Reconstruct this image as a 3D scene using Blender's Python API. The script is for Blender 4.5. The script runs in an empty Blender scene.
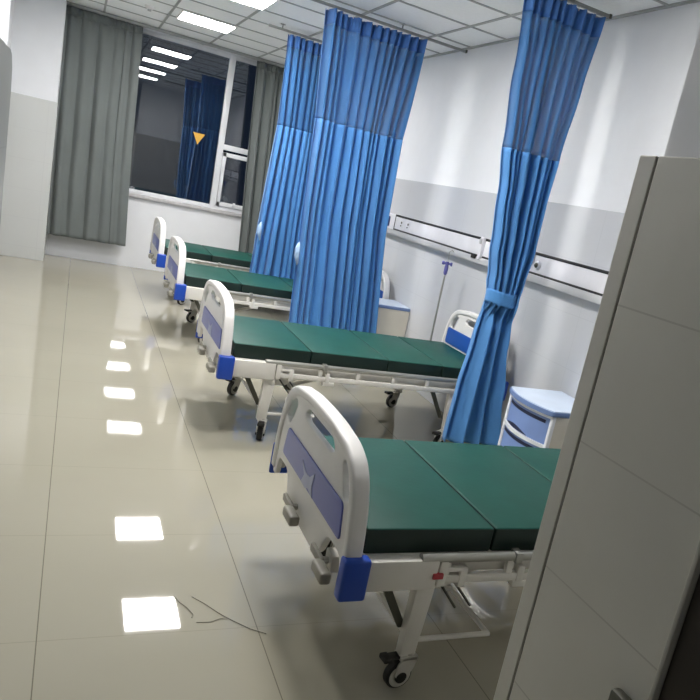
import bpy, bmesh, math, random
from mathutils import Vector, Matrix
random.seed(4)
SC = bpy.context.scene
COL = SC.collection

# ------------------------------------------------------------------ colour and materials
def lin(h):
    out = []
    for c in h:
        c /= 255.0
        out.append(c / 12.92 if c <= .04045 else ((c + .055) / 1.055) ** 2.4)
    return (*out, 1.0)

def new_mat(name):
    m = bpy.data.materials.new(name); m.use_nodes = True
    nt = m.node_tree; nt.nodes.clear()
    out = nt.nodes.new('ShaderNodeOutputMaterial')
    b = nt.nodes.new('ShaderNodeBsdfPrincipled')
    nt.links.new(b.outputs[0], out.inputs[0])
    return m, nt, b, out

def mat(name, rgb, rough=.45, metal=0., vary=.06, scale=6., bump=0., bscale=120., spec=.5, coat=0.):
    """procedural plastic / paint / metal: base colour drifting with a noise, optional fine bump"""
    m, nt, b, out = new_mat(name)
    L = nt.links.new
    tc = nt.nodes.new('ShaderNodeTexCoord')
    n = nt.nodes.new('ShaderNodeTexNoise'); n.inputs['Scale'].default_value = scale; n.inputs['Detail'].default_value = 4
    L(tc.outputs['Object'], n.inputs['Vector'])
    r = nt.nodes.new('ShaderNodeValToRGB')
    c = lin(rgb)
    r.color_ramp.elements[0].position = .3; r.color_ramp.elements[1].position = .7
    r.color_ramp.elements[0].color = (*[x * (1 - vary) for x in c[:3]], 1)
    r.color_ramp.elements[1].color = (*[min(1, x * (1 + vary)) for x in c[:3]], 1)
    L(n.outputs['Fac'], r.inputs['Fac']); L(r.outputs['Color'], b.inputs['Base Color'])
    b.inputs['Roughness'].default_value = rough; b.inputs['Metallic'].default_value = metal
    b.inputs['Specular IOR Level'].default_value = spec
    b.inputs['Coat Weight'].default_value = coat
    if bump:
        n2 = nt.nodes.new('ShaderNodeTexNoise'); n2.inputs['Scale'].default_value = bscale
        L(tc.outputs['Object'], n2.inputs['Vector'])
        bp = nt.nodes.new('ShaderNodeBump'); bp.inputs['Strength'].default_value = bump; bp.inputs['Distance'].default_value = .004
        L(n2.outputs['Fac'], bp.inputs['Height']); L(bp.outputs['Normal'], b.inputs['Normal'])
    return m

def tile_mat(name, rgb, joint, ua, ub, size, off, jw=.004, rough=.12, vary=.05, nscale=1.2, spec=.5, bump=.25, cross=1.):
    """glazed tiles: joint lines every size[0] along axis ua and size[1] along axis ub"""
    m, nt, b, out = new_mat(name)
    L = nt.links.new
    N = nt.nodes.new
    tc = N('ShaderNodeTexCoord'); sx = N('ShaderNodeSeparateXYZ'); L(tc.outputs['Object'], sx.inputs[0])
    def math_(op, a, bval):
        q = N('ShaderNodeMath'); q.operation = op
        if hasattr(a, 'is_linked'): L(a, q.inputs[0])
        else: q.inputs[0].default_value = a
        if hasattr(bval, 'is_linked'): L(bval, q.inputs[1])
        else: q.inputs[1].default_value = bval
        return q.outputs[0]
    masks = []
    for ax, s, o in ((ua, size[0], off[0]), (ub, size[1], off[1])):
        v = math_('SUBTRACT', sx.outputs[ax], o)
        v = math_('DIVIDE', v, s)
        v = math_('FRACT', v, 0)
        v = math_('SUBTRACT', v, .5)
        v = math_('ABSOLUTE', v, 0)
        masks.append(math_('GREATER_THAN', v, .5 - jw / s / 2))
    mk = math_('MAXIMUM', masks[0], math_('MULTIPLY', masks[1], cross))
    n = N('ShaderNodeTexNoise'); n.inputs['Scale'].default_value = nscale; n.inputs['Detail'].default_value = 5
    L(tc.outputs['Object'], n.inputs['Vector'])
    r = N('ShaderNodeValToRGB'); c = lin(rgb)
    r.color_ramp.elements[0].position = .3; r.color_ramp.elements[1].position = .7
    r.color_ramp.elements[0].color = (*[x * (1 - vary) for x in c[:3]], 1)
    r.color_ramp.elements[1].color = (*[min(1, x * (1 + vary)) for x in c[:3]], 1)
    L(n.outputs['Fac'], r.inputs['Fac'])
    mx = N('ShaderNodeMixRGB'); L(mk, mx.inputs['Fac']); L(r.outputs['Color'], mx.inputs['Color1']); mx.inputs['Color2'].default_value = lin(joint)
    L(mx.outputs[0], b.inputs['Base Color'])
    n3 = N('ShaderNodeTexNoise'); n3.inputs['Scale'].default_value = 2.2; n3.inputs['Detail'].default_value = 1
    L(tc.outputs['Object'], n3.inputs['Vector'])
    bp = N('ShaderNodeBump'); bp.inputs['Strength'].default_value = bump; bp.inputs['Distance'].default_value = .003
    L(n3.outputs['Fac'], bp.inputs['Height']); L(bp.outputs['Normal'], b.inputs['Normal'])
    b.inputs['Roughness'].default_value = rough
    b.inputs['Specular IOR Level'].default_value = spec
    return m

def cloth_mat(name, rgb, rough=.85, trans=.25, weave=900., alpha=1., sheen=.2):
    m, nt, b, out = new_mat(name)
    L = nt.links.new; N = nt.nodes.new
    tc = N('ShaderNodeTexCoord')
    n = N('ShaderNodeTexNoise'); n.inputs['Scale'].default_value = 5; n.inputs['Detail'].default_value = 6
    L(tc.outputs['Object'], n.inputs['Vector'])
    r = N('ShaderNodeValToRGB'); c = lin(rgb)
    r.color_ramp.elements[0].color = (*[x * .9 for x in c[:3]], 1); r.color_ramp.elements[1].color = (*[min(1, x * 1.1) for x in c[:3]], 1)
    L(n.outputs['Fac'], r.inputs['Fac']); L(r.outputs['Color'], b.inputs['Base Color'])
    b.inputs['Roughness'].default_value = rough; b.inputs['Sheen Weight'].default_value = sheen
    b.inputs['Specular IOR Level'].default_value = .2
    w = N('ShaderNodeTexNoise'); w.inputs['Scale'].default_value = weave
    L(tc.outputs['Object'], w.inputs['Vector'])
    bp = N('ShaderNodeBump'); bp.inputs['Strength'].default_value = .15; bp.inputs['Distance'].default_value = .001
    L(w.outputs['Fac'], bp.inputs['Height']); L(bp.outputs['Normal'], b.inputs['Normal'])
    t = N('ShaderNodeBsdfTranslucent'); L(r.outputs['Color'], t.inputs['Color'])
    mx = N('ShaderNodeMixShader'); mx.inputs[0].default_value = trans
    L(b.outputs[0], mx.inputs[1]); L(t.outputs[0], mx.inputs[2])
    last = mx
    if alpha < 1:
        tr = N('ShaderNodeBsdfTransparent')
        m2 = N('ShaderNodeMixShader'); m2.inputs[0].default_value = alpha
        L(tr.outputs[0], m2.inputs[1]); L(mx.outputs[0], m2.inputs[2]); last = m2
    L(last.outputs[0], out.inputs[0])
    return m

def emit_mat(name, rgb, strength):
    m, nt, b, out = new_mat(name)
    b.inputs['Base Color'].default_value = lin((235, 235, 235))
    b.inputs['Emission Color'].default_value = lin(rgb)
    b.inputs['Emission Strength'].default_value = strength
    n = nt.nodes.new('ShaderNodeTexNoise'); n.inputs['Scale'].default_value = 300
    bp = nt.nodes.new('ShaderNodeBump'); bp.inputs['Strength'].default_value = .05
    nt.links.new(n.outputs['Fac'], bp.inputs['Height']); nt.links.new(bp.outputs['Normal'], b.inputs['Normal'])
    return m

def glass_mat(name):
    m, nt, b, out = new_mat(name)
    L = nt.links.new; N = nt.nodes.new
    fr = N('ShaderNodeFresnel'); fr.inputs['IOR'].default_value = 1.62
    tr = N('ShaderNodeBsdfTransparent'); tr.inputs['Color'].default_value = (.82, .86, .9, 1)
    gl = N('ShaderNodeBsdfGlossy'); gl.inputs['Roughness'].default_value = .004; gl.inputs['Color'].default_value = (1, 1, 1, 1)
    ad = N('ShaderNodeMath'); ad.operation = 'MULTIPLY'; ad.inputs[1].default_value = 1.5; ad.use_clamp = True
    L(fr.outputs[0], ad.inputs[0])
    mx = N('ShaderNodeMixShader'); L(ad.outputs[0], mx.inputs[0]); L(tr.outputs[0], mx.inputs[1]); L(gl.outputs[0], mx.inputs[2])
    L(mx.outputs[0], out.inputs[0])
    return m

M = dict(
    paint=mat('wall_paint', (226, 228, 232), .55, vary=.015, bump=.04, bscale=60),
    floor=tile_mat('floor_tile', (165, 161, 146), (118, 114, 102), 0, 1, (.705, .705), (-.124, .445), .0035, .03, .035, 1.0, bump=.02, cross=.3),
    tile_r=tile_mat('glazed_wall_tile_bay', (200, 202, 206), (190, 192, 196), 1, 2, (.6, .33), (0, .14), .003, .14, .02),
    tile_f=tile_mat('glazed_wall_tile_x', (200, 202, 200), (192, 194, 193), 0, 2, (.6, .33), (0, .14), .003, .16, .02),
    tile_v=tile_mat('grey_stone_tile_entry', (214, 212, 203), (194, 191, 182), 1, 2, (.9, .3265), (-.549, .157), .004, .3, .06, 2.0),  # entry tile, colour lightened to make up for weak light on this wall
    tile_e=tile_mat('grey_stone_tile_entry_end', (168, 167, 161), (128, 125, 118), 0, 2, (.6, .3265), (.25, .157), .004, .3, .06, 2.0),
    edge_v=mat('grey_edge_tile', (214, 212, 203), .3, vary=.05, scale=2),
    tile_l=tile_mat('grey_stone_tile_left_shaded', (128, 130, 127), (110, 110, 106), 1, 2, (.9, .3265), (-.549, .157), .003, .3, .05, 2.0),  # same entry tile, shade put into the colour where the lamps overlight it
    groove=mat('dark_joint', (74, 72, 66), .7),
    ceil=mat('ceiling_tile', (249, 251, 251), .7, vary=.02, scale=40, bump=.25, bscale=260),
    grid=mat('ceiling_grid', (168, 171, 170), .4),
    alu=mat('white_window_profile', (222, 224, 228), .35),
    sill=mat('stone_sill', (188, 186, 188), .3, vary=.1, scale=25),
    glass=glass_mat('window_glass'),
    sticker=mat('yellow_sticker', (226, 176, 70), .5),
    greycloth=cloth_mat('grey_drape', (112, 118, 117), trans=.08, weave=700),
    blue=cloth_mat('blue_curtain', (88, 150, 214), trans=.2),
    bluemesh=cloth_mat('blue_curtain_mesh', (80, 138, 196), trans=.35, alpha=.74, weave=300),
    bluehead=cloth_mat('blue_curtain_header', (80, 128, 198), trans=.15),
    strap=cloth_mat('pale_tie_strap', (168, 198, 232), trans=.1),
    rail=mat('rail_metal', (150, 152, 150), .35, .5),
    white=mat('white_abs', (232, 230, 228), .45, vary=.02),
    frame=mat('white_powder_coat', (224, 221, 214), .38, vary=.03),
    bluep=mat('blue_bumper', (28, 74, 178), .38, vary=.04),
    panelf=mat('blue_panel_painted_sheen', (98, 108, 182), .3, vary=.03),  # same blue plastic as panelh, with the grazing floor reflection put into the colour
    panelh=mat('blue_panel', (36, 88, 176), .35, vary=.03),
    emblem=mat('pale_emblem', (170, 176, 206), .4),
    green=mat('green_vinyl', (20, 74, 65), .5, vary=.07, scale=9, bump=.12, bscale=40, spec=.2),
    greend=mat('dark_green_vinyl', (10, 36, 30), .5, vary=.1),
    chrome=mat('bright_tube', (176, 176, 170), .3, .75),
    dark=mat('dark_steel', (84, 84, 74), .5, .3),
    grey=mat('grey_grip', (150, 147, 136), .45),
    black=mat('black_rubber', (30, 29, 27), .6),
    housing=mat('caster_shell', (196, 193, 184), .4),
    red=mat('red_latch', (176, 60, 66), .4),
    cabw=mat('cabinet_shell', (226, 230, 236), .4),
    cabside=mat('cabinet_side', (206, 202, 190), .5),
    cabtop=mat('cabinet_top', (206, 220, 240), .3),
    cabrim=mat('cabinet_rim', (106, 130, 178), .4),
    drawer=mat('drawer_front', (120, 146, 200), .4),
    slotd=mat('drawer_slot', (24, 34, 66), .6),
    strip=mat('strip_white', (226, 226, 232), .35),
    line=mat('strip_line', (44, 42, 44), .5),
    channel=mat('strip_channel', (186, 187, 190), .4),
    navy=mat('navy_plate', (44, 58, 110), .4),
    purple=mat('purple_clamp', (84, 84, 150), .4),
    door=mat('dark_door', (34, 25, 19), .45, vary=.15, scale=4),
    trimm=mat('door_trim', (176, 174, 166), .4),
    cord=mat('grey_cord', (140, 136, 122), .6),
    night=mat('night_ground', (10, 12, 16), .9),
    lamp=emit_mat('lamp_diffuser', (255, 252, 248), 15.0),
)

# ------------------------------------------------------------------ mesh collector
class MB:
    def __init__(self): self.v = []; self.f = []; self.mi = []; self.mats = []
    def mslot(self, m):
        if m not in self.mats: self.mats.append(m)
        return self.mats.index(m)
    def add(self, verts, faces, m):
        o = len(self.v); k = self.mslot(m)
        self.v += [tuple(p) for p in verts]
        for f in faces: self.f.append([i + o for i in f]); self.mi.append(k)
    def addbm(self, bm, m, xf=None):
        if xf is not None: bmesh.ops.transform(bm, matrix=xf, verts=bm.verts)
        bm.verts.index_update()
        self.add([v.co.copy() for v in bm.verts], [[v.index for v in f.verts] for f in bm.faces], m)
        bm.free()
    def box(self, x0, x1, y0, y1, z0, z1, m, bev=0., seg=2, xf=None):
        bm = bmesh.new()
        bmesh.ops.create_cube(bm, size=1)
        for v in bm.verts:
            v.co = Vector((x0 + (x1 - x0) * (v.co.x + .5), y0 + (y1 - y0) * (v.co.y + .5), z0 + (z1 - z0) * (v.co.z + .5)))
        if bev: bmesh.ops.bevel(bm, geom=list(bm.edges), offset=bev, segments=seg, profile=.5, affect='EDGES')
        self.addbm(bm, m, xf); return self
    def hexa(self, bot, top, m, bev=0.):
        """bot, top: 4 points each, same winding (ccw from above)"""
        bm = bmesh.new()
        vs = [bm.verts.new(p) for p in list(bot) + list(top)]
        for f in ((3, 2, 1, 0), (4, 5, 6, 7), (0, 1, 5, 4), (1, 2, 6, 5), (2, 3, 7, 6), (3, 0, 4, 7)): bm.faces.new([vs[i] for i in f])
        if bev: bmesh.ops.bevel(bm, geom=list(bm.edges), offset=bev, segments=2, profile=.5, affect='EDGES')
        self.addbm(bm, m); return self
    def tube(self, pts, r, m, n=10, caps=True, rs=None):
        P = [Vector(p) for p in pts]; rings = []; up = None
        for i, p in enumerate(P):
            if i == 0: t = P[1] - p
            elif i == len(P) - 1: t = p - P[i - 1]
            else: t = (P[i + 1] - p).normalized() + (p - P[i - 1]).normalized()
            t.normalize()
            if up is None:
                a = Vector((0, 0, 1)) if abs(t.z) < .9 else Vector((1, 0, 0))
                up = t.cross(a).normalized()
            up = (up - t * up.dot(t)).normalized(); w = t.cross(up)
            rr = rs[i] if rs else r
            rings.append([p + (up * math.cos(q) + w * math.sin(q)) * rr for q in [2 * math.pi * k / n for k in range(n)]])
        V = [q for R in rings for q in R]; F = []
        for i in range(len(P) - 1):
            for k in range(n): F.append([i * n + k, i * n + (k + 1) % n, (i + 1) * n + (k + 1) % n, (i + 1) * n + k])
        if caps: F.append(list(range(n))[::-1]); F.append([(len(P) - 1) * n + k for k in range(n)])
        self.add(V, F, m); return self
    def lathe(self, prof, axis_pt, axis, m, n=24):
        """prof: (radius, distance along axis)"""
        a = Vector(axis).normalized(); h = Vector((0, 0, 1)) if abs(a.z) < .9 else Vector((1, 0, 0))
        u = a.cross(h).normalized(); w = a.cross(u); c = Vector(axis_pt)
        V = []; F = []
        for (r, d) in prof:
            for k in range(n):
                q = 2 * math.pi * k / n
                V.append(c + a * d + (u * math.cos(q) + w * math.sin(q)) * r)
        for i in range(len(prof) - 1):
            for k in range(n): F.append([i * n + k, i * n + (k + 1) % n, (i + 1) * n + (k + 1) % n, (i + 1) * n + k])
        F.append(list(range(n))[::-1]); F.append([(len(prof) - 1) * n + k for k in range(n)])
        self.add(V, F, m); return self
    def prism(self, outline, z0, z1, m, bev=0.):
        """outline in x, y, ccw"""
        bm = bmesh.new()
        n = len(outline)
        b = [bm.verts.new((x, y, z0)) for x, y in outline]; t = [bm.verts.new((x, y, z1)) for x, y in outline]
        bm.faces.new(b[::-1]); bm.faces.new(t)
        for i in range(n): bm.faces.new([b[i], b[(i + 1) % n], t[(i + 1) % n], t[i]])
        if bev: bmesh.ops.bevel(bm, geom=list(bm.edges), offset=bev, segments=2, profile=.5, affect='EDGES')
        self.addbm(bm, m); return self
    def build(self, name, parent=None, smooth=35, loc=None, recalc=True):
        me = bpy.data.meshes.new(name)
        me.from_pydata(self.v, [], self.f)
        for m in self.mats: me.materials.append(M[m])
        me.polygons.foreach_set('material_index', self.mi)
        if recalc:
            bm = bmesh.new(); bm.from_mesh(me); bmesh.ops.recalc_face_normals(bm, faces=bm.faces); bm.to_mesh(me); bm.free()
        return link(name, me, parent, smooth, loc)

def link(name, me, parent=None, smooth=35, loc=None):
    if smooth:
        me.polygons.foreach_set('use_smooth', [True] * len(me.polygons))
        me.set_sharp_from_angle(angle=math.radians(smooth))
    me.update()
    o = bpy.data.objects.new(name, me); COL.objects.link(o)
    if parent: o.parent = parent
    if loc: o.location = loc
    return o

def tag(o, label=None, cat=None, group=None, kind=None):
    if label: o['label'] = label
    if cat: o['category'] = cat
    if group: o['group'] = group
    if kind: o['kind'] = kind
    return o
def empty(name, loc, label, cat, group=None):
    o = bpy.data.objects.new(name, None); COL.objects.link(o); o.location = loc; o.empty_display_size = .1
    return tag(o, label, cat, group)
def copy_tree(o, parent=None):
    c = o.copy(); COL.objects.link(c)
    if parent: c.parent = parent
    for ch in list(o.children): copy_tree(ch, c)
    return c
def struct(o): return tag(o, kind='structure')

def plate(name, outline, holes, depth, bev, m, parent, x0):
    """flat moulded board standing in the y-z plane: outline and holes in (y, z), thickness along x from x0"""
    cu = bpy.data.curves.new(name, 'CURVE'); cu.dimensions = '2D'; cu.fill_mode = 'BOTH'
    cu.extrude = depth / 2 - bev; cu.bevel_depth = bev; cu.bevel_resolution = 3; cu.offset = -bev
    for ring in [outline] + holes:
        s = cu.splines.new('POLY'); s.points.add(len(ring) - 1)
        for p, (a, b) in zip(s.points, ring): p.co = (a, b, 0, 1)
        s.use_cyclic_u = True
    tmp = bpy.data.objects.new('tmp', cu); COL.objects.link(tmp)
    dg = bpy.context.evaluated_depsgraph_get()
    me = bpy.data.meshes.new_from_object(tmp.evaluated_get(dg))
    bpy.data.objects.remove(tmp); bpy.data.curves.remove(cu)
    for v in me.vertices:
        a, b, c = v.co; v.co = (c + x0 + depth / 2, a, b)
    bm = bmesh.new(); bm.from_mesh(me); bmesh.ops.remove_doubles(bm, verts=bm.verts, dist=1e-5)
    bmesh.ops.recalc_face_normals(bm, faces=bm.faces); bm.to_mesh(me); bm.free()
    me.materials.clear(); me.materials.append(M[m]); me.name = name
    return link(name, me, parent, 40)

def rounded(pts, r, seg=4):
    """round the corners of a polygon"""
    out = []; n = len(pts)
    for i in range(n):
        p = Vector(pts[i]); a = Vector(pts[i - 1]); b = Vector(pts[(i + 1) % n])
        da = (a - p); db = (b - p); q = min(r, da.length * .45, db.length * .45)
        s = p + da.normalized() * q; e = p + db.normalized() * q
        for k in range(seg + 1):
            t = k / seg
            w = s * (1 - t) ** 2 + p * 2 * t * (1 - t) + e * t ** 2
            out.append((w.x, w.y))
    return out

# ------------------------------------------------------------------ dimensions
XW, HC, ZD, YW = 2.0, 2.94, 1.79, 8.53        # bay wall, ceiling, tile height, window wall
XE = .25                                      # entry wall face
# ------------------------------------------------------------------ the setting
struct(MB().box(-1.9, 2.2, -3.4, 8.75, -.12, 0, 'floor').build('floor', smooth=0))
ce = struct(MB().box(-1.9, 2.2, -3.4, 8.75, HC, HC + .12, 'ceil').build('ceiling', smooth=0))
g = MB()
k = -3
xs = [.46 + .6 * i for i in range(-3, 3)]
ys = [7.14 + .6 * i for i in range(-16, 3)]
for x in xs: g.box(x - .011, x + .011, -3.2, 8.5, HC - .007, HC + .001, 'grid')
for y in ys: g.box(-1.6, 2.0, y - .011, y + .011, HC - .0068, HC + .001, 'grid')
g.box(XW - .022, XW, -.49, 8.53, HC - .012, HC, 'grid'); g.box(-1.6, 2.0, YW - .022, YW, HC - .012, HC, 'grid')
g.build('ceiling_grid', ce, smooth=0)
# bay wall behind the bed heads
w = struct(MB().box(XW, XW + .2, -.6, YW + .2, 0, HC, 'paint').build('wall_right', smooth=0))
MB().box(XW - .012, XW, -.45, YW, 0, ZD, 'tile_r', .003).build('tile_dado', w, smooth=0)
# window wall with its opening
WX0, WX1, WZ0, WZ1 = -.42, 1.62, .945, 2.915
w = MB()
w.box(-1.9, 2.0, YW, YW + .2, 0, WZ0, 'paint'); w.box(-1.9, WX0, YW, YW + .2, WZ0, HC, 'paint')
w.box(WX1, 2.0, YW, YW + .2, WZ0, HC, 'paint'); w.box(WX0, WX1, YW, YW + .2, WZ1, HC, 'paint')
w = struct(w.build('wall_back', smooth=0))
# corner pier
w = struct(MB().box(-1.9, -1.125, 7.98, YW, 0, HC, 'paint').build('wall_corner', smooth=0))
MB().box(-1.9, -1.116, 7.965, YW, 0, 1.815, 'tile_f', .004).build('tile_dado', w, smooth=0)
# ward wall on the left of the aisle
w = struct(MB().box(-1.9, -1.612, 1.38, 7.98, 0, HC, 'paint').build('wall_left', smooth=0))
MB().box(-1.7, -1.6, 1.38, 7.98, 0, ZD, 'tile_r', .003).build('tile_dado', w, smooth=0)
# entry passage: left and right walls, wall behind the camera
w = struct(MB().box(-1.9, -1.105, -3.2, 1.37, 0, HC, 'paint').build('wall_entry_left', smooth=0))
d = MB()
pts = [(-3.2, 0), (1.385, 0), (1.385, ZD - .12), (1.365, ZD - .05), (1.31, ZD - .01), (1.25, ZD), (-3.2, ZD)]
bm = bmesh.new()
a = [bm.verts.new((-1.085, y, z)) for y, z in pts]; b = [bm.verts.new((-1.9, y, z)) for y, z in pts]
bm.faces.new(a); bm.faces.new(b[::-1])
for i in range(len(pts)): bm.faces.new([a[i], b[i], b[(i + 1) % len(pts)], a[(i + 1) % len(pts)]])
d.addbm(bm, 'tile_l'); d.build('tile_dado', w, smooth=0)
DY0, DY1, DZ = -1.87, -.965, 2.08                       # door opening in the right entry wall
w = MB()
w.box(.30, 2.2, DY1, -.51, 0, HC, 'paint'); w.box(.30, 2.2, -3.2, DY0, 0, HC, 'paint'); w.box(.30, 2.2, DY0, DY1, DZ, HC, 'paint')
w = struct(w.build('wall_entry_right', smooth=0))
d = MB()
d.box(XE, .32, -.543, -.49, 0, ZD, 'edge_v', .003)                              # edge tile
d.box(XE + .006, .32, -.551, -.542, 0, ZD - .002, 'groove')
d.box(XE, .32, DY1, -.55, 0, ZD, 'tile_v', .003)
d.box(XE, .32, -3.2, DY0, 0, ZD, 'tile_v', .003)
d.build('tile_dado', w, smooth=0)
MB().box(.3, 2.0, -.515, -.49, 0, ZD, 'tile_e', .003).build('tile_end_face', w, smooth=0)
w = struct(MB().box(-1.9, 2.2, -3.4, -3.2, 0, HC, 'paint').build('wall_front', smooth=0))
# door in the entry wall
dr = MB().box(.256, .302, DY0 + .006, DY1 - .004, .008, DZ - .02, 'door', .003).build('door_1', smooth=0); struct(dr)
MB().box(.2505, .258, DY0 + .14, DY1 - .14, .25, .95, 'door', .004).box(.2505, .258, DY0 + .14, DY1 - .14, 1.1, 1.9, 'door', .004).build('door_panel', dr)
MB().tube([(.262, DY0 + .1, 1.02), (.21, DY0 + .1, 1.02), (.21, DY0 + .22, 1.02)], .009, 'chrome').build('door_handle', dr)
t = MB()
for y0, y1 in ((DY1 - .003, DY1 + .008), (DY0 - .008, DY0 + .003)): t.box(XE - .007, .42, y0, y1, 0, DZ + .02, 'trimm', .002)
t.box(XE - .012, .42, DY0 - .008, DY1 + .008, DZ - .02, DZ + .022, 'trimm', .004)
struct(t.build('trim_1'))
# window
W = empty('window_1', (0, YW, 0), None, None); struct(W); W.location = (0, 0, 0)
f = MB(); y0, y1 = YW + .03, YW + .1
f.box(WX0, WX1, y0, y1, WZ0, WZ0 + .05, 'alu', .004); f.box(WX0, WX1, y0, y1, WZ1 - .05, WZ1, 'alu', .004)
f.box(WX0, WX0 + .055, y0, y1, WZ0, WZ1, 'alu', .004); f.box(WX1 - .055, WX1, y0, y1, WZ0, WZ1, 'alu', .004)
f.box(.762, .835, y0 - .012, y1, WZ0, WZ1, 'alu', .004); f.box(.80, WX1, y0 - .006, y1, 1.73, 1.80, 'alu', .004)
f.build('window_frame', W)
s = MB(); sx0, sx1, sz0, sz1 = .84, 1.565, .998, 1.70
s.box(sx0, sx1, y0 - .02, y0 + .03, sz0, sz0 + .055, 'alu', .004); s.box(sx0, sx1, y0 - .02, y0 + .03, sz1 - .055, sz1, 'alu', .004)
s.box(sx0, sx0 + .045, y0 - .02, y0 + .03, sz0, sz1, 'alu', .004); s.box(sx1 - .045, sx1, y0 - .02, y0 + .03, sz0, sz1, 'alu', .004)
sa = s.build('opening_sash', W)
MB().box(1.055, 1.085, y0 - .035, y0 - .018, 1.005, 1.07, 'alu', .004).tube([(1.07, y0 - .04, 1.05), (1.02, y0 - .045, 1.028)], .007, 'alu').build('sash_handle', sa)
MB().box(sx0 + .02, sx1 - .02, y0 + .002, y0 + .01, sz0 + .02, sz1 - .02, 'glass').build('sash_pane', sa, smooth=0)
MB().box(WX0 + .03, .775, y0 + .03, y0 + .036, WZ0 + .03, WZ1 - .03, 'glass').build('window_pane', W, smooth=0)
MB().box(.82, WX1 - .03, y0 + .03, y0 + .036, 1.78, WZ1 - .03, 'glass').build('window_pane', W, smooth=0)
MB().box(WX0 - .04, WX1 + .04, YW - .045, YW + .1, WZ0 - .04, WZ0 + .002, 'sill', .004).build('window_sill', W)
ground = struct(MB().box(-20, 20, 8.9, 40, -9.2, -9, 'night').build('ground', smooth=0))
# yellow sticker on the pane
st = MB(); zc = 1.79; yy = y0 + .0285
tri = [(.435, 1.865), (.585, 1.862), (.505, 1.72)]
tri2 = [(.46, 1.852), (.562, 1.85), (.507, 1.752)]
st.add([(x, yy, z) for x, z in tri] + [(x, yy - .0015, z) for x, z in tri], [(0, 1, 2), (5, 4, 3), (0, 3, 4, 1), (1, 4, 5, 2), (2, 5, 3, 0)], 'sticker')
tag(st.build('triangle_sticker', smooth=0), 'small yellow downward triangle sticker on the large dark window pane', 'sticker')

# ------------------------------------------------------------------ ceiling things
names = ['ceiling light panel nearest the window, in the first grid row off it', 'ceiling light panel second from the window, cut by the top of the photo',
         'ceiling light panel over the aisle, third from the window', 'ceiling light panel over the aisle, fourth and farthest from the window']
proto = None
for i, (yc, lab) in enumerate(zip((6.83, 5.0, 3.2, 1.42), names)):
    if proto is None:
        proto = empty('ceiling_light', (.205, yc, HC - .02), lab, 'ceiling light', 'square light panels along the aisle')
        fm = MB(); a, b, z0, z1 = .275, .29, 0, .0195
        for q in ((-a, a, -b, -b + .02), (-a, a, b - .02, b), (-a, -a + .02, -b + .02, b - .02), (a - .02, a, -b + .02, b - .02)): fm.box(*q, z0, z1, 'white', .002)
        fm.build('light_frame', proto)
        MB().box(-a + .019, a - .019, -b + .019, b - .019, .004, .018, 'lamp').build('diffuser', proto, smooth=0)
        o = proto
    else:
        o = copy_tree(proto); o.location = (.205, yc, HC - .02); o['label'] = lab
sd = empty('smoke_detector', (-.342, 6.97, HC), 'small round white detector on the ceiling near the grey drape', 'smoke detector')
MB().lathe([(.05, 0), (.05, -.012), (.04, -.022), (.03, -.03)], (0, 0, 0), (0, 0, 1), 'white').build('body', sd)
MB().lathe([(.018, -.028), (.02, -.045), (.012, -.05)], (0, 0, 0), (0, 0, 1), 'grid').build('sensor_cap', sd)

# ------------------------------------------------------------------ curtain rails and curtains
def lerp_tab(tab, z):
    if z >= tab[0][0]: return tab[0][1:]
    for (a, b) in zip(tab, tab[1:]):
        if a[0] >= z >= b[0]:
            t = (a[0] - z) / (a[0] - b[0]); t = t * t * (3 - 2 * t) if len(tab) > 4 else t
            return tuple(p + (q - p) * t for p, q in zip(a[1:], b[1:]))
    return tab[-1][1:]

def fold_set(rnd, n, lo, hi):
    f = []; t = 0
    for i in range(n):
        w_ = rnd.uniform(lo, hi); f.append((t, w_, rnd.uniform(.55, 1.25))); t += w_
    return f, t
def fold_at(fs, u):
    f, tot = fs; q = u * tot
    for k, (a, w_, h) in enumerate(f):
        if q <= a + w_ + 1e-6: return (q - a) / w_, h, k
    return 1., f[-1][2], len(f) - 1
def curtain_grid(tab, y0, nfold, seed, nu, nz, ztop, zbot, lo=.55, hi=1.5, low=None):
    """folded cloth between left and right edges read from tab = (z, xl, xr, amplitude); low = (z, folds): broader folds below z"""
    rnd = random.Random(seed)
    A = fold_set(rnd, nfold, lo, hi)
    B = fold_set(rnd, low[1], .7, 1.3) if low else None
    ph = [rnd.uniform(0, 6.28) for _ in range(6)]
    kp = [rnd.uniform(0, 6.28) for _ in range(64)]
    rows = []
    for j in range(nz + 1):
        z = ztop + (zbot - ztop) * j / nz
        xl, xr, amp = lerp_tab(tab, z)
        wB = 0. if not low else max(0., min(1., (low[0] - z) / .12))
        head = max(0, min(1, (z - (ztop - .22)) / .22))
        row = []
        for i in range(nu + 1):
            u = i / nu
            t, h, k = fold_at(A, u)
            h *= 1 + .35 * math.sin(z * 1.7 + kp[k])
            d = h * (math.sin(2 * math.pi * t) + .28 * math.sin(4 * math.pi * t + ph[0])); wob = .10 / A[1] * math.sin(2 * math.pi * t + 1.2 + .5 * math.sin(z + kp[k]))
            if wB:
                t2, h2, k2 = fold_at(B, u)
                d2 = h2 * (math.sin(2 * math.pi * t2) + .3 * math.sin(4 * math.pi * t2 + ph[1])) + .12 * math.sin(14 * u + z * 2)
                d = d * (1 - wB) + d2 * wB; wob *= 1 - wB
            d = amp * (d + .3 * math.sin(5 * u + ph[1] + z * .8))
            d += head * .009 * math.sin(2 * math.pi * nfold * 3.1 * u + ph[2]) + .0025 * math.sin(z * 7 + u * 31 + ph[4]) * (1 - head)
            wob = wob * (1 - .5 * head) + .004 * math.sin(z * 3.1 + u * 9 + ph[3])
            x = xl + (xr - xl) * min(1.0, max(0.0, u + (0 if i in (0, nu) else wob)))
            row.append((x, y0 + d, z))
        rows.append(row)
    return rows
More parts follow.
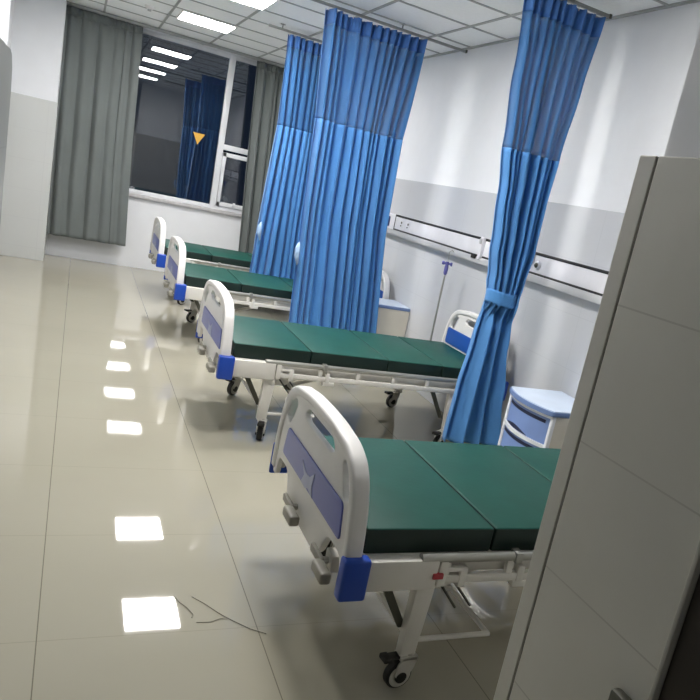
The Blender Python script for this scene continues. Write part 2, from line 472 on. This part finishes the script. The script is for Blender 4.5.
def cloth(rows, m, name, parent, thick=.003):
    nu = len(rows[0]) - 1
    V = [p for r in rows for p in r]; F = []
    for j in range(len(rows) - 1):
        for i in range(nu): F.append([j * (nu + 1) + i, (j + 1) * (nu + 1) + i, (j + 1) * (nu + 1) + i + 1, j * (nu + 1) + i + 1])
    o = MB(); o.add(V, F, m); ob = o.build(name, parent, smooth=180, recalc=False)
    if thick:
        md = ob.modifiers.new('Solidify', 'SOLIDIFY'); md.thickness = thick; md.offset = 0
    return ob

def ward_curtain(tab, y0, nfold, seed, zt, zm, zb, label, low=None):
    root = empty('privacy_curtain', ((tab[0][1] + tab[0][2]) / 2, y0, zt), label, 'curtain', 'blue privacy curtains on ceiling rails')
    off = Vector(root.location)
    rows = curtain_grid(tab, y0, nfold, seed, nfold * 16, 96, zt, zb, low=low)
    rows = [[tuple(Vector(p) - off) for p in r] for r in rows]
    zz = [r[0][2] + off.z for r in rows]
    jm = min(range(len(zz)), key=lambda j: abs(zz[j] - zm)); jh = min(range(len(zz)), key=lambda j: abs(zz[j] - (zt - .10)))
    cloth(rows[:jh + 1], 'bluehead', 'header_tape', root)
    cloth(rows[jh:jm + 1], 'bluemesh', 'mesh_band', root, .0015)
    cloth(rows[jm:], 'blue', 'cloth', root)
    n = nfold + 1
    for i in range(n):
        x = tab[0][1] + (tab[0][2] - tab[0][1]) * (i + .3) / (n - .4) - off.x
        MB().tube([(x, 0, -.012), (x, 0, .008), (x + .006, 0, .011)], .003, 'white', 6).build('hook', root)
    return root, off
RAILZ = 2.895
def rail(x0, x1, y, label, hangers):
    r = empty('curtain_rail', (x1, y, RAILZ), label, 'curtain rail', 'ceiling curtain rails')
    MB().box(x0 - x1, 0, -.012, .012, -.012, .008, 'rail', .002).build('track', r)
    MB().box(-.012, .006, -.016, .016, -.012, .012, 'dark', .003).build('end_cap', r)
    for x in hangers:
        MB().tube([(x - x1, 0, .006), (x - x1, 0, HC - RAILZ - .002)], .006, 'rail').lathe([(.024, HC - RAILZ - .006), (.024, HC - RAILZ)], (x - x1, 0, 0), (0, 0, 1), 'rail', 16).build('hanger', r)
rail(.55, 1.885, 2.12, 'grey ceiling rail carrying the tied blue curtain in front', (.9, 1.5))
rail(-.1, 1.955, 4.15, 'grey ceiling rail carrying the wide middle blue curtain, its end showing right of it', (.3, 1.36))
rail(.62, 1.955, 5.7, 'grey ceiling rail carrying the blue curtain farthest back', (.75, 1.5))
# tied curtain beside the second bed
tabA = [(2.88, 1.30, 1.85, .034), (2.45, 1.335, 1.815, .034), (2.04, 1.378, 1.772, .036), (1.75, 1.42, 1.752, .038), (1.45, 1.455, 1.738, .045), (1.24, 1.49, 1.70, .05),
        (1.14, 1.507, 1.687, .048), (1.05, 1.505, 1.69, .05), (.84, 1.49, 1.71, .055), (.5, 1.46, 1.765, .06), (.16, 1.44, 1.825, .06)]
cA, off = ward_curtain(tabA, 2.12, 9, 3, 2.872, 2.02, .14, 'blue curtain tied at the waist, hanging right of the second bed', low=(1.1, 3))
tb = MB(); n = 40; ring = []
for j in range(7):
    z = 1.175 - j * .014
    for i in range(n):
        q = 2 * math.pi * i / n
        ring.append((1.597 + .102 * math.cos(q) - off.x, 2.12 + .088 * math.sin(q) * (1 + .05 * math.sin(5 * q)) - off.y, z + .006 * math.sin(2 * q + 1) - off.z))
F = [[j * n + i, (j + 1) * n + i, (j + 1) * n + (i + 1) % n, j * n + (i + 1) % n] for j in range(6) for i in range(n)]
tb.add(ring, F, 'blue'); ob = tb.build('tie_band', cA, 180, recalc=False); md = ob.modifiers.new('Solidify', 'SOLIDIFY'); md.thickness = .006
tabB = [(2.88, .725, 1.568, .05), (2.06, .785, 1.51, .05), (1.3, .80, 1.54, .048), (.3, .855, 1.66, .042)]
cB, off = ward_curtain(tabB, 4.15, 12, 8, 2.868, 2.07, .3, 'wide blue curtain hanging loose between the second and third beds')
def loop(parent, off, x, y, z):
    t = MB()
    P = [(x + .0, y, z + .08), (x - .012, y - .03, z + .04), (x - .01, y - .035, z - .02), (x + .01, y - .03, z - .10)]
    w = [.004, .018, .02, .004]
    V = []; 
    for (p, q) in zip(P, w): V += [(p[0] - q - off.x, p[1] - off.y, p[2] - off.z), (p[0] + q - off.x, p[1] - .012 - off.y, p[2] + .012 - off.z)]
    t.add(V, [(0, 2, 3, 1), (2, 4, 5, 3), (4, 6, 7, 5)], 'strap')
    o = t.build('tie_strap', parent, 180, recalc=False); md = o.modifiers.new('Solidify', 'SOLIDIFY'); md.thickness = .004
loop(cB, off, .80, 4.08, 1.0)
tabC = [(2.88, .81, 1.22, .045), (2.04, .845, 1.25, .045), (1.0, .81, 1.27, .05), (.3, .79, 1.30, .05)]
cC, off = ward_curtain(tabC, 5.7, 7, 21, 2.868, 2.04, .3, 'blue curtain farthest back, partly behind the wide middle one')
loop(cC, off, .82, 5.64, 1.0)
# grey drapes at the window
def drape(tab, y0, nfold, seed, label):
    zt, zb = tab[0][0], tab[-1][0]
    root = empty('window_drape', ((tab[0][1] + tab[0][2]) / 2, y0, zt), label, 'window curtain', 'grey window drapes')
    off = Vector(root.location)
    rows = curtain_grid(tab, y0, nfold, seed, nfold * 20, 60, zt, zb, .35, 1.9)
    rows = [[tuple(Vector(p) - off) for p in r] for r in rows]
    cloth(rows[:3], 'greycloth', 'header_tape', root); cloth(rows[2:], 'greycloth', 'cloth', root)
drape([(2.90, -1.145, -.31, .016), (1.5, -1.13, -.28, .022), (.8, -1.125, -.25, .022), (.285, -1.12, -.225, .02)], 8.31, 6, 17, 'grey drape gathered at the left end of the window')
drape([(2.90, 1.055, 1.80, .035), (1.5, 1.12, 1.85, .04), (.25, 1.19, 1.88, .04)], 8.31, 8, 12, 'grey drape at the right end of the window, beside the blue curtain')
r = empty('drape_rail', (.4, 8.31, 2.915), 'slim rail above the window carrying the grey drapes', 'curtain rail')
MB().box(-1.5, 1.55, -.015, .015, -.012, .018, 'grid', .003).build('track', r)
for x in (-1.2, 0, 1.2): MB().box(x - .012, x + .012, -.01, .218, .004, .02, 'grid', .002).build('bracket', r)

# ------------------------------------------------------------------ hospital beds
def board(root, x0, dz, panel, name):
    out = [(.02, .40 + dz), (.025, .56 + dz), (.045, .665 + dz), (.078, .745 + dz), (.125, .795 + dz), (.20, .825 + dz), (.35, .842 + dz), (.5, .845 + dz)]
    out = out + [(1 - a, b) for a, b in out[-2::-1]]
    low = [(.94, .395 + dz), (.915, .485 + dz), (.78, .485 + dz), (.73, .40 + dz), (.68, .365 + dz)]
    out = out + low + [(1 - a, b) for a, b in low[::-1]]
    out = rounded(out, .03, 4)
    h1 = rounded([(.305, .752 + dz), (.34, .783 + dz), (.64, .783 + dz), (.68, .752 + dz), (.64, .735 + dz), (.34, .735 + dz)], .02, 4)
    h2 = rounded([(.10, .665 + dz), (.125, .735 + dz), (.18, .77 + dz), (.222, .755 + dz), (.19, .70 + dz), (.155, .65 + dz)], .02, 4)
    h3 = [(1 - a, b) for a, b in h2]
    bd = plate(name, [(.5 + (a - .5) * .975, b - .007 if b > .6 + dz else b) for a, b in out], [h1, h2, h3], .024, .006, 'white', root, x0 + .010)
    top = [(a, b) for a, b in out if b > .50 + dz]
    inn = [(.5 + (a - .5) * .915, .50 + dz + (b - .50 - dz) * .895) for a, b in top]
    rp_ = plate('rim', [(.0225, .42 + dz)] + [q for q in top] + [(.9775, .42 + dz), (.94, .42 + dz)] + inn[::-1] + [(.06, .42 + dz)], [], .058, .012, 'white', bd, x0)
    if panel == 'panelf': pn = rounded([(.115, .525 + dz), (.14, .643 + dz), (.83, .643 + dz), (.855, .525 + dz)], .02, 4)
    else: pn = rounded([(.075, .535 + dz), (.085, .66 + dz), (.915, .66 + dz), (.925, .535 + dz)], .02, 4)
    plate('panel', pn, [], .008, .003, panel, bd, x0 + .004)
    for ya in (0., 1.):
        s = 1 if ya == 0 else -1
        c = MB()
        y0_, y1_ = (-.004, .045) if ya == 0 else (.974, .992)
        c.box(x0 - (0.008 if ya == 0 else .0), x0 + .082, y0_, y1_, .378 + min(dz, .02), .518 + min(dz, .02), 'bluep', .010, 3)
        c.build('corner_bumper', bd)
    return bd
def caster(root, x, y, ang):
    """swivel caster: wheel axis turned by ang about z (0 = axis along y)"""
    def put(mb): return mb
    tx = -.024
    h = MB()
    h.lathe([(.02, .10), (.022, .135), (.016, .14), (.016, .16)], (0, 0, 0), (0, 0, 1), 'housing', 16)
    for s in (-1, 1):   # fork cheeks
        ol = rounded([(.028, .128), (-.01, .128), (-.045, .105), (-.050, .06), (-.030, .030), (-.004, .036), (.02, .09)], .012, 3)
        bm = bmesh.new()
        a = [bm.verts.new((px, s * .020, pz)) for px, pz in ol]; b = [bm.verts.new((px, s * .027, pz)) for px, pz in ol]
        bm.faces.new(a); bm.faces.new(b[::-1])
        for i in range(len(ol)): bm.faces.new([a[i], b[i], b[(i + 1) % len(ol)], a[(i + 1) % len(ol)]])
        h.addbm(bm, 'housing')
    h.box(-.04, .028, -.027, .027, .112, .128, 'housing', .004)
    c = put(h).build('caster', root); c.location = (x, y, 0); c.rotation_euler = (0, 0, ang)
    wv = MB().lathe([(.030, -.017), (.045, -.017), (.05, -.011), (.05, .011), (.045, .017), (.030, .017)], (tx, 0, .05), (0, 1, 0), 'black', 28)
    wv.lathe([(.041, -.0185), (.041, .0185)], (tx, 0, .05), (0, 1, 0), 'housing', 28)
    wv.lathe([(.010, -.029), (.021, -.0275), (.021, .0275), (.010, .029)], (tx, 0, .05), (0, 1, 0), 'black', 20)
    put(wv).build('wheel', c)
    put(MB().box(-.085, -.03, -.018, .018, .118, .128, 'black', .004).box(-.10, -.072, -.022, .022, .112, .130, 'black', .004)).build('brake_pedal', c)
    return c
def make_bed():
    root = empty('hospital_bed', (0, 0, 0), 'bed', 'hospital bed', 'hospital beds in a row')
    L = 1.9
    fb = board(root, -.022, -.004, 'panelf', 'footboard')
    em = [(a - .03, b + .01) for a, b in [(.615, .590), (.560, .566), (.511, .566), (.462, .600), (.470, .55), (.452, .513), (.505, .525), (.54, .512), (.595, .515), (.572, .55)]]
    plate('emblem', em[::-1], [], .006, .001, 'emblem', fb, -.0205)
    board(root, 1.868, .052, 'panelh', 'headboard')
    fr = MB()
    for y0_, y1_ in ((.065, .105), (.895, .935)): fr.box(.06, 1.86, y0_, y1_, .43, .488, 'frame', .004)
    for y0_, y1_ in ((.018, .066), (.934, .982)):
        fr.box(.05, .31, y0_, y1_, .392, .498, 'frame', .006); fr.box(1.60, 1.866, y0_, y1_, .392, .498, 'frame', .006)
    for x in (.255, 1.60, .9): fr.box(x, x + .05, .066, .934, .40, .45, 'frame', .004)
    for x in (.055, 1.80): fr.box(x, x + .05, .066, .934, .43, .486, 'frame', .004)
    fr.box(.06, 1.86, .07, .93, .484, .4945, 'frame', .002)
    fr.build('frame', root)
    # mattress: four padded sections with seams; green top, black-green border
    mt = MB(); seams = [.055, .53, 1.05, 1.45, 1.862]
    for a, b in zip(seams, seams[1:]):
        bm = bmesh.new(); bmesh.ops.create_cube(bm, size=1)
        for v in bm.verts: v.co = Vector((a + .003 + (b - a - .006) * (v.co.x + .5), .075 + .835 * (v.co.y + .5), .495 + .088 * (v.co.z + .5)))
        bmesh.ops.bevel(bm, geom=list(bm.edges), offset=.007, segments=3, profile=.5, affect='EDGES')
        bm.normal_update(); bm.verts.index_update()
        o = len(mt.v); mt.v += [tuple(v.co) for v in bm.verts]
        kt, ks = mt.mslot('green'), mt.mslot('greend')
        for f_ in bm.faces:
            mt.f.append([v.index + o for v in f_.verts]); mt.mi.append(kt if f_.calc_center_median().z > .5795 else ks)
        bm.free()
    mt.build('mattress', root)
    # folded side guards
    for y_, s in ((.035, -1), (.965, 1)):
        g = MB()
        g.box(.335, 1.60, y_ - .013, y_ + .013, .408, .440, 'frame', .007)
        for i in range(6):
            x = .345 + i * .2475
            g.box(x - .013, x + .013, y_ - .009, y_ + .009, .43, .484, 'frame', .003)
        g.box(.315, .345, y_ - .016, y_ + .016, .40, .492, 'frame', .004)
        g.box(.33, .42, y_ - .014, y_ + .014, .452, .468, 'frame', .003)
        for x in (.41, .64): g.box(x - .014, x + .014, y_ - .016, y_ + .016, .395, .466, 'frame', .004)
        g.box(.615, .69, y_ - .016, y_ + .016, .385, .41, 'frame', .005)
        gr = g.build('side_guard', root)
        MB().tube([(.245, y_, .499), (1.64, y_, .499)], .0165, 'chrome', 12).box(.60, .63, y_ - .022, y_ + .022, .48, .52, 'chrome', .005).build('guard_tube', gr)
        MB().box(.292, .33, y_ - .024, y_ + .008, .432, .452, 'red', .003).build('release_latch', gr)
    # legs, braces, casters
    for xe, s in ((.29, 1), (1.555, -1)):
        for y_ in (.06, .94):
            yo = .024
            m_ = MB()
            xb = xe - s * .012
            m_.hexa([(xb - .026, y_ - .020, .125), (xb + .030, y_ - .020, .125), (xb + .030, y_ + .020, .125), (xb - .026, y_ + .020, .125)],
                    [(xe - .032, y_ - yo, .43), (xe + .038, y_ - yo, .43), (xe + .038, y_ + yo, .43), (xe - .032, y_ + yo, .43)], 'frame', .005)
            m_.build('leg', root)
            d = MB(); yy_ = y_ + (.03 if y_ < .5 else -.03)
            d.hexa([(xe - .03 - .015, yy_ - .006, .21), (xe - .03 + .015, yy_ - .006, .21), (xe - .03 + .015, yy_ + .006, .21), (xe - .03 - .015, yy_ + .006, .21)],
                   [(xe - .155 - .018, yy_ - .006, .43), (xe - .155 + .018, yy_ - .006, .43), (xe - .155 + .018, yy_ + .006, .43), (xe - .155 - .018, yy_ + .006, .43)], 'dark', .002)
            d.build('brace', root)
    MB().tube([(.30, .085, .158), (.62, .085, .158)], .010, 'frame', 10).tube([(.30, .085, .158), (.30, .915, .158)], .010, 'frame', 10).tube([(.30, .915, .158), (.62, .915, .158)], .010, 'frame', 10)\
        .tube([(.615, .085, .158), (.615, .915, .158)], .010, 'frame', 10).build('shoe_rack', root)
    lk = MB()
    for y_ in (.30, .55): lk.hexa([(.50, y_, .245), (.525, y_, .245), (.525, y_ + .012, .245), (.50, y_ + .012, .245)], [(.285, y_, .42), (.31, y_, .42), (.31, y_ + .012, .42), (.285, y_ + .012, .42)], 'dark', .002)
    lk.box(.49, .53, .25, .60, .235, .257, 'frame', .004).tube([(.515, .42, .25), (.75, .42, .33), (.93, .42, .42)], .013, 'frame', 10)
    lk.build('lift_linkage', root)
    for y_ in (.30, .70):
        MB().tube([(.0, y_, .43), (.9, y_, .425)], .009, 'dark', 8).build('drive_rod', root)
    for y_ in (.115, .875): MB().hexa([(.31, y_, .335), (.40, y_, .335), (.40, y_ + .01, .335), (.31, y_ + .01, .335)], [(.30, y_, .435), (.58, y_, .435), (.58, y_ + .01, .435), (.30, y_ + .01, .435)], 'frame', .002).build('gusset', root)
    MB().tube([(.36, .10, .385), (.46, .10, .265)], .005, 'dark', 6).build('cable', root); MB().tube([(.43, .10, .37), (.52, .10, .27)], .005, 'dark', 6).build('cable', root)
    cb = MB().tube([(.30, .20, .40), (.36, .18, .37), (.42, .2, .33), (.46, .25, .30), (.47, .35, .31)], .004, 'black', 6); cb.build('cable', root)
    for y_, a in ((.575, 0), (.185, .2)):
        c = MB().box(-.01, .04, y_ - .035, y_ + .035, .385, .445, 'housing', .008)
        c.tube([(-.01, y_, .415), (-.035, y_, .415)], .012, 'chrome', 12)
        c.box(-.042, -.026, y_ - .014, y_ + .10, .398, .428, 'grey', .005)
        ck = c.build('crank', root)
        MB().box(-.066, -.028, y_ - .105, y_ - .0, .385, .425, 'grey', .009, 3).build('crank_handle', ck)
    caster(root, .292, .06, .12); caster(root, .292, .94, 1.0); caster(root, 1.55, .06, .5); caster(root, 1.55, .94, .3)
    return root
bed = make_bed()
beds = [(0, 0., 0, 'hospital bed nearest the camera, its head end behind the grey tiled wall'),
        (0, 2.32, 0, 'second hospital bed from the camera, its blue headboard panel showing by the tied curtain'),
        (0, 4.611, 0, 'third hospital bed from the camera, running behind the wide middle blue curtain'),
        (0, 6.338, 0, 'hospital bed farthest from the camera, under the window')]
for i, (x, y, a, lab) in enumerate(beds):
    o = bed if i == 0 else copy_tree(bed)
    o.location = (x, y, 0); o.rotation_euler = (0, 0, a); o['label'] = lab
    if i:
        for gd in [c for c in o.children if c.name.startswith('side_guard')]:      # only the nearest bed shows a red latch
            for q in [c for c in gd.children if c.name.startswith('release_latch')]: bpy.data.objects.remove(q)
    cs = sorted([c for c in o.children if c.name.startswith('caster')], key=lambda c: (c.location.x, c.location.y))
    for c, ang in zip(cs, ((.12, 1.0, .5, .3), (1.25, .75, .5, .3), (.2, .5, .9, .3), (.6, .3, .2, .8))[i]): c.rotation_euler.z = ang

# ------------------------------------------------------------------ bedside cabinets
def arc_front(x_, y0_, y1_, bow, n=14):
    return [(x_ - bow * (1 - (2 * k / n - 1) ** 2), y0_ + (y1_ - y0_) * k / n) for k in range(n + 1)]
def make_cabinet():
    """front faces -x with a bowed front; origin at the near front floor corner"""
    c = empty('bedside_cabinet', (0, 0, 0), 'cabinet', 'bedside cabinet', 'bedside cabinets')
    Wd, Dp, H = .46, .375, .655
    s = MB()
    s.box(.015, Dp, 0, .018, .05, H - .03, 'cabside', .003); s.box(.015, Dp, Wd - .018, Wd, .05, H - .03, 'cabside', .003)
    s.box(Dp - .015, Dp, .018, Wd - .018, .05, H - .03, 'cabside'); s.box(.02, Dp - .015, .018, Wd - .018, .05, .07, 'cabside')
    s.build('body', c)
    e = MB()
    e.box(-.004, .022, -.004, .020, .045, H - .03, 'cabw', .005); e.box(-.004, .022, Wd - .020, Wd + .004, .045, H - .03, 'cabw', .005)
    for z in (H - .048, .430, .235, .055):
        ol = arc_front(.0, .016, Wd - .016, .055)
        e.prism([(x_ - .004, y_) for x_, y_ in ol][::-1] + [(x_ + .02, y_) for x_, y_ in ol], z, z + .020, 'cabw')
    e.build('front_trim', c)
    for z0, z1 in ((.450, H - .048), (.255, .430), (.075, .235)):
        ol = arc_front(.004, .018, Wd - .018, .05)
        d = MB().prism([(x_, y_) for x_, y_ in ol][::-1] + [(x_ + .016, y_) for x_, y_ in ol], z0 + .002, z1 - .002, 'drawer').build('drawer', c)
        full = arc_front(.004, .018, Wd - .018, .05, 60)
        ol = [(x_ - .0015, y_) for x_, y_ in full if .045 < y_ < Wd - .03]
        MB().prism(ol[::-1] + [(x_ + .006, y_) for x_, y_ in ol], z1 - .036, z1 - .017, 'slotd').build('grip_slot', d)
        ol = [(x_ - .0015, y_) for x_, y_ in full if .15 < y_ < Wd - .045]; n = len(ol)
        g = MB()                                                     # crescent finger grip along the bottom edge
        V = [(x_, y_, z0 + .004) for x_, y_ in ol] + [(x_, y_, z0 + .006 + .022 * math.sin(math.pi * k / (n - 1))) for k, (x_, y_) in enumerate(ol)]
        V += [(x_ + .005, y_, z_) for x_, y_, z_ in V]
        F = []
        for k in range(n - 1):
            F += [(k, k + 1, n + k + 1, n + k), (2 * n + k, 3 * n + k, 3 * n + k + 1, 2 * n + k + 1), (n + k, n + k + 1, 3 * n + k + 1, 3 * n + k), (k, 2 * n + k, 2 * n + k + 1, k + 1)]
        g.add(V, F, 'slotd'); g.build('finger_grip', d)
    ol = arc_front(-.012, -.008, Wd + .008, .058)
    top = [(x_, y_) for x_, y_ in ol][::-1] + [(Dp, -.008), (Dp, Wd + .008)]
    t = MB().prism(top, H - .03, H - .004, 'cabrim', .003).build('top_rim', c)
    ol = arc_front(-.006, -.003, Wd + .003, .056)
    MB().prism([(x_, y_) for x_, y_ in ol][::-1] + [(Dp - .004, -.003), (Dp - .004, Wd + .003)], H - .0045, H + .002, 'cabtop').build('top_panel', c)
    for y_ in (.03, Wd - .03):
        for x_ in (.03, Dp - .03):
            MB().lathe([(.018, 0), (.020, .02), (.012, .025), (.012, .055)], (x_, y_, 0), (0, 0, 1), 'black', 14).build('foot', c)
    return c
cab = make_cabinet(); cab.location = (1.60, 1.295, 0); cab['label'] = 'blue-drawer bedside cabinet between the tied curtain and the grey tiled wall'
cb = copy_tree(cab); cb.scale.y = .8; cb.location = (1.605, 4.238, 0); cb['label'] = 'bedside cabinet by the bay wall, half hidden behind the wide middle curtain'

# ------------------------------------------------------------------ IV pole
iv = empty('iv_pole', (1.797, 3.343, 0), 'thin IV pole with a purple clamp at the head of the second bed', 'iv pole')
MB().tube([(0, 0, .40), (0, 0, 1.17)], .008, 'chrome', 12).build('pole', iv)
MB().tube([(0, 0, 1.15), (0, 0, 1.285), (.02, 0, 1.30), (.035, 0, 1.285)], .004, 'chrome', 8).build('inner_rod', iv)
MB().lathe([(.010, 1.10), (.016, 1.115), (.016, 1.165), (.011, 1.18)], (0, 0, 0), (0, 0, 1), 'purple', 16).lathe([(.013, -.042), (.016, -.03), (.008, -.012), (.008, .02), (.016, .03), (.016, .04)], (0, 0, 1.19), (.9, -.4, 0), 'purple', 14).lathe([(.014, 1.175), (.014, 1.205)], (0, 0, 0), (0, 0, 1), 'purple', 14).build('clamp', iv)
MB().lathe([(.013, .41), (.015, .415), (.015, .48), (.013, .485)], (0, 0, 0), (0, 0, 1), 'chrome', 14).box(-.012, .012, -.038, -.008, .42, .47, 'frame', .003).build('socket', iv)

# ------------------------------------------------------------------ medical supply strip on the bay wall
sp = empty('headwall_panel', (XW - .012, 4.2, 1.25), 'long white medical supply strip with dark lines running along the bay wall', 'wall panel')
yA, yB = -.35, 4.05
def sbox(*a): return MB().box(*a)
sbox(-.045, 0, yA - 4.2 + .0, yB, .05, .195, 'strip', .004).build('panel', sp)
ln = MB(); ln.box(-.049, -.043, yA - 4.2, .72, .180, .199, 'line', .002); ln.box(-.049, -.043, yA - 4.2, .72, .044, .064, 'line', .002)
ln.box(-.049, -.043, 1.0, yB, .180, .199, 'line', .002); ln.box(-.049, -.043, 1.0, yB, .044, .064, 'line', .002)
ln.box(-.049, -.043, .712, .722, .046, .198, 'line', .002); ln.box(-.049, -.043, 1.0, 1.01, .046, .198, 'line', .002)
ln.build('edge_line', sp)
sbox(-.06, 0, yA - 4.2, yB, 0, .05, 'channel', .006).build('cable_channel', sp)
def socket(y_):
    f = MB().box(-.050, -.044, y_ - .04, y_ + .04, .085, .165, 'strip', .003).build('socket_plate', sp)
    MB().lathe([(.011, 0), (.011, -.005)], (-.049, y_ - .012, .135), (1, 0, 0), 'dark', 14).box(-.0525, -.049, y_ - .010, y_ + .010, .10, .112, 'dark').build('socket_hole', f)
for y_ in (4.75, 4.59, 6.9, 7.05): socket(y_ - 4.2)
def gas(y_):
    f = MB().lathe([(.030, -.044), (.030, -.052), (.022, -.06)], (0, y_, .115), (1, 0, 0), 'strip', 20).build('gas_outlet', sp)
    MB().lathe([(.017, -.058), (.017, -.066), (.009, -.074)], (0, y_, .115), (1, 0, 0), 'dark', 18).build('outlet_valve', f)
for y_ in (2.31, .6, 6.3): gas(y_ - 4.2)
MB().box(-.052, -.044, 5.055 - 4.2, 5.15 - 4.2, .07, .165, 'navy', .003).build('control_plate', sp)
MB().box(-.060, -.044, 2.37 - 4.2, 2.40 - 4.2, .115, .20, 'strip', .004).build('switch', sp)
lv = MB().box(-.075, -.044, 3.075 - 4.2, 3.115 - 4.2, .035, .205, 'strip', .006).build('divider', sp)
MB().box(-.085, -.075, 3.08 - 4.2, 3.11 - 4.2, .15, .19, 'channel', .003).build('hook', lv)
MB().box(-.07, -.044, 3.15 - 4.2, 3.22 - 4.2, .03, .062, 'black', .004).build('plug', sp)

# ------------------------------------------------------------------ small things
wb = MB().box(XE - .028, XE, -.952, -.878, .62, .718, 'dark', .008)
tag(wb.build('wall_box'), 'small dark box low on the grey tiled wall beside the dark door', 'wall box')
pts = [(-.388, .668, .003), (-.372, .62, .003), (-.350, .585, .003), (-.335, .54, .003), (-.342, .52, .003)]
P2 = [(-.325, .655, .003), (-.285, .605, .003), (-.245, .54, .003), (-.205, .49, .003), (-.15, .43, .003), (-.10, .395, .003)]
P3 = [(-.33, .49, .003), (-.28, .487, .003), (-.245, .505, .003), (-.22, .50, .003)]
tag(MB().tube(pts, .0015, 'cord', 6).tube(P2, .0015, 'cord', 6).tube(P3, .0014, 'cord', 6).build('loose_thread'), 'thin grey loose thread lying on the floor tiles by the nearest bed', 'thread')

# ------------------------------------------------------------------ light, world, camera
wd = bpy.data.worlds.new('World'); SC.world = wd; wd.use_nodes = True
wd.node_tree.nodes['Background'].inputs['Color'].default_value = lin((26, 32, 44)); wd.node_tree.nodes['Background'].inputs['Strength'].default_value = .25

cam = bpy.data.cameras.new('Camera'); co = bpy.data.objects.new('Camera', cam); COL.objects.link(co)
S = 1.12
C = Vector((-.754 * S, -1.636 * S, 1.411 * S)); yaw, pitch, roll = .491, -.227, .22
cy, sy, cp, spn = math.cos(yaw), math.sin(yaw), math.cos(pitch), math.sin(pitch)
Fv = Vector((sy * cp, cy * cp, spn)); R0 = Vector((cy, -sy, 0)); U0 = R0.cross(Fv)
R = R0 * math.cos(roll) + U0 * math.sin(roll); U = -R0 * math.sin(roll) + U0 * math.cos(roll)
mw = Matrix((R, U, -Fv)).transposed().to_4x4(); mw.translation = C
co.matrix_world = mw
cam.sensor_fit = 'HORIZONTAL'; cam.sensor_width = 36; cam.lens = 728.02 / 700 * 36
cam.shift_x = (350 - 435.35) / 700; cam.shift_y = (381.23 - 350) / 700
cam.clip_start = .02
SC.camera = co
vs = SC.view_settings
vs.view_transform = 'Standard'; vs.look = 'None'; vs.gamma = 1; vs.use_curve_mapping = False; vs.exposure = 2.1
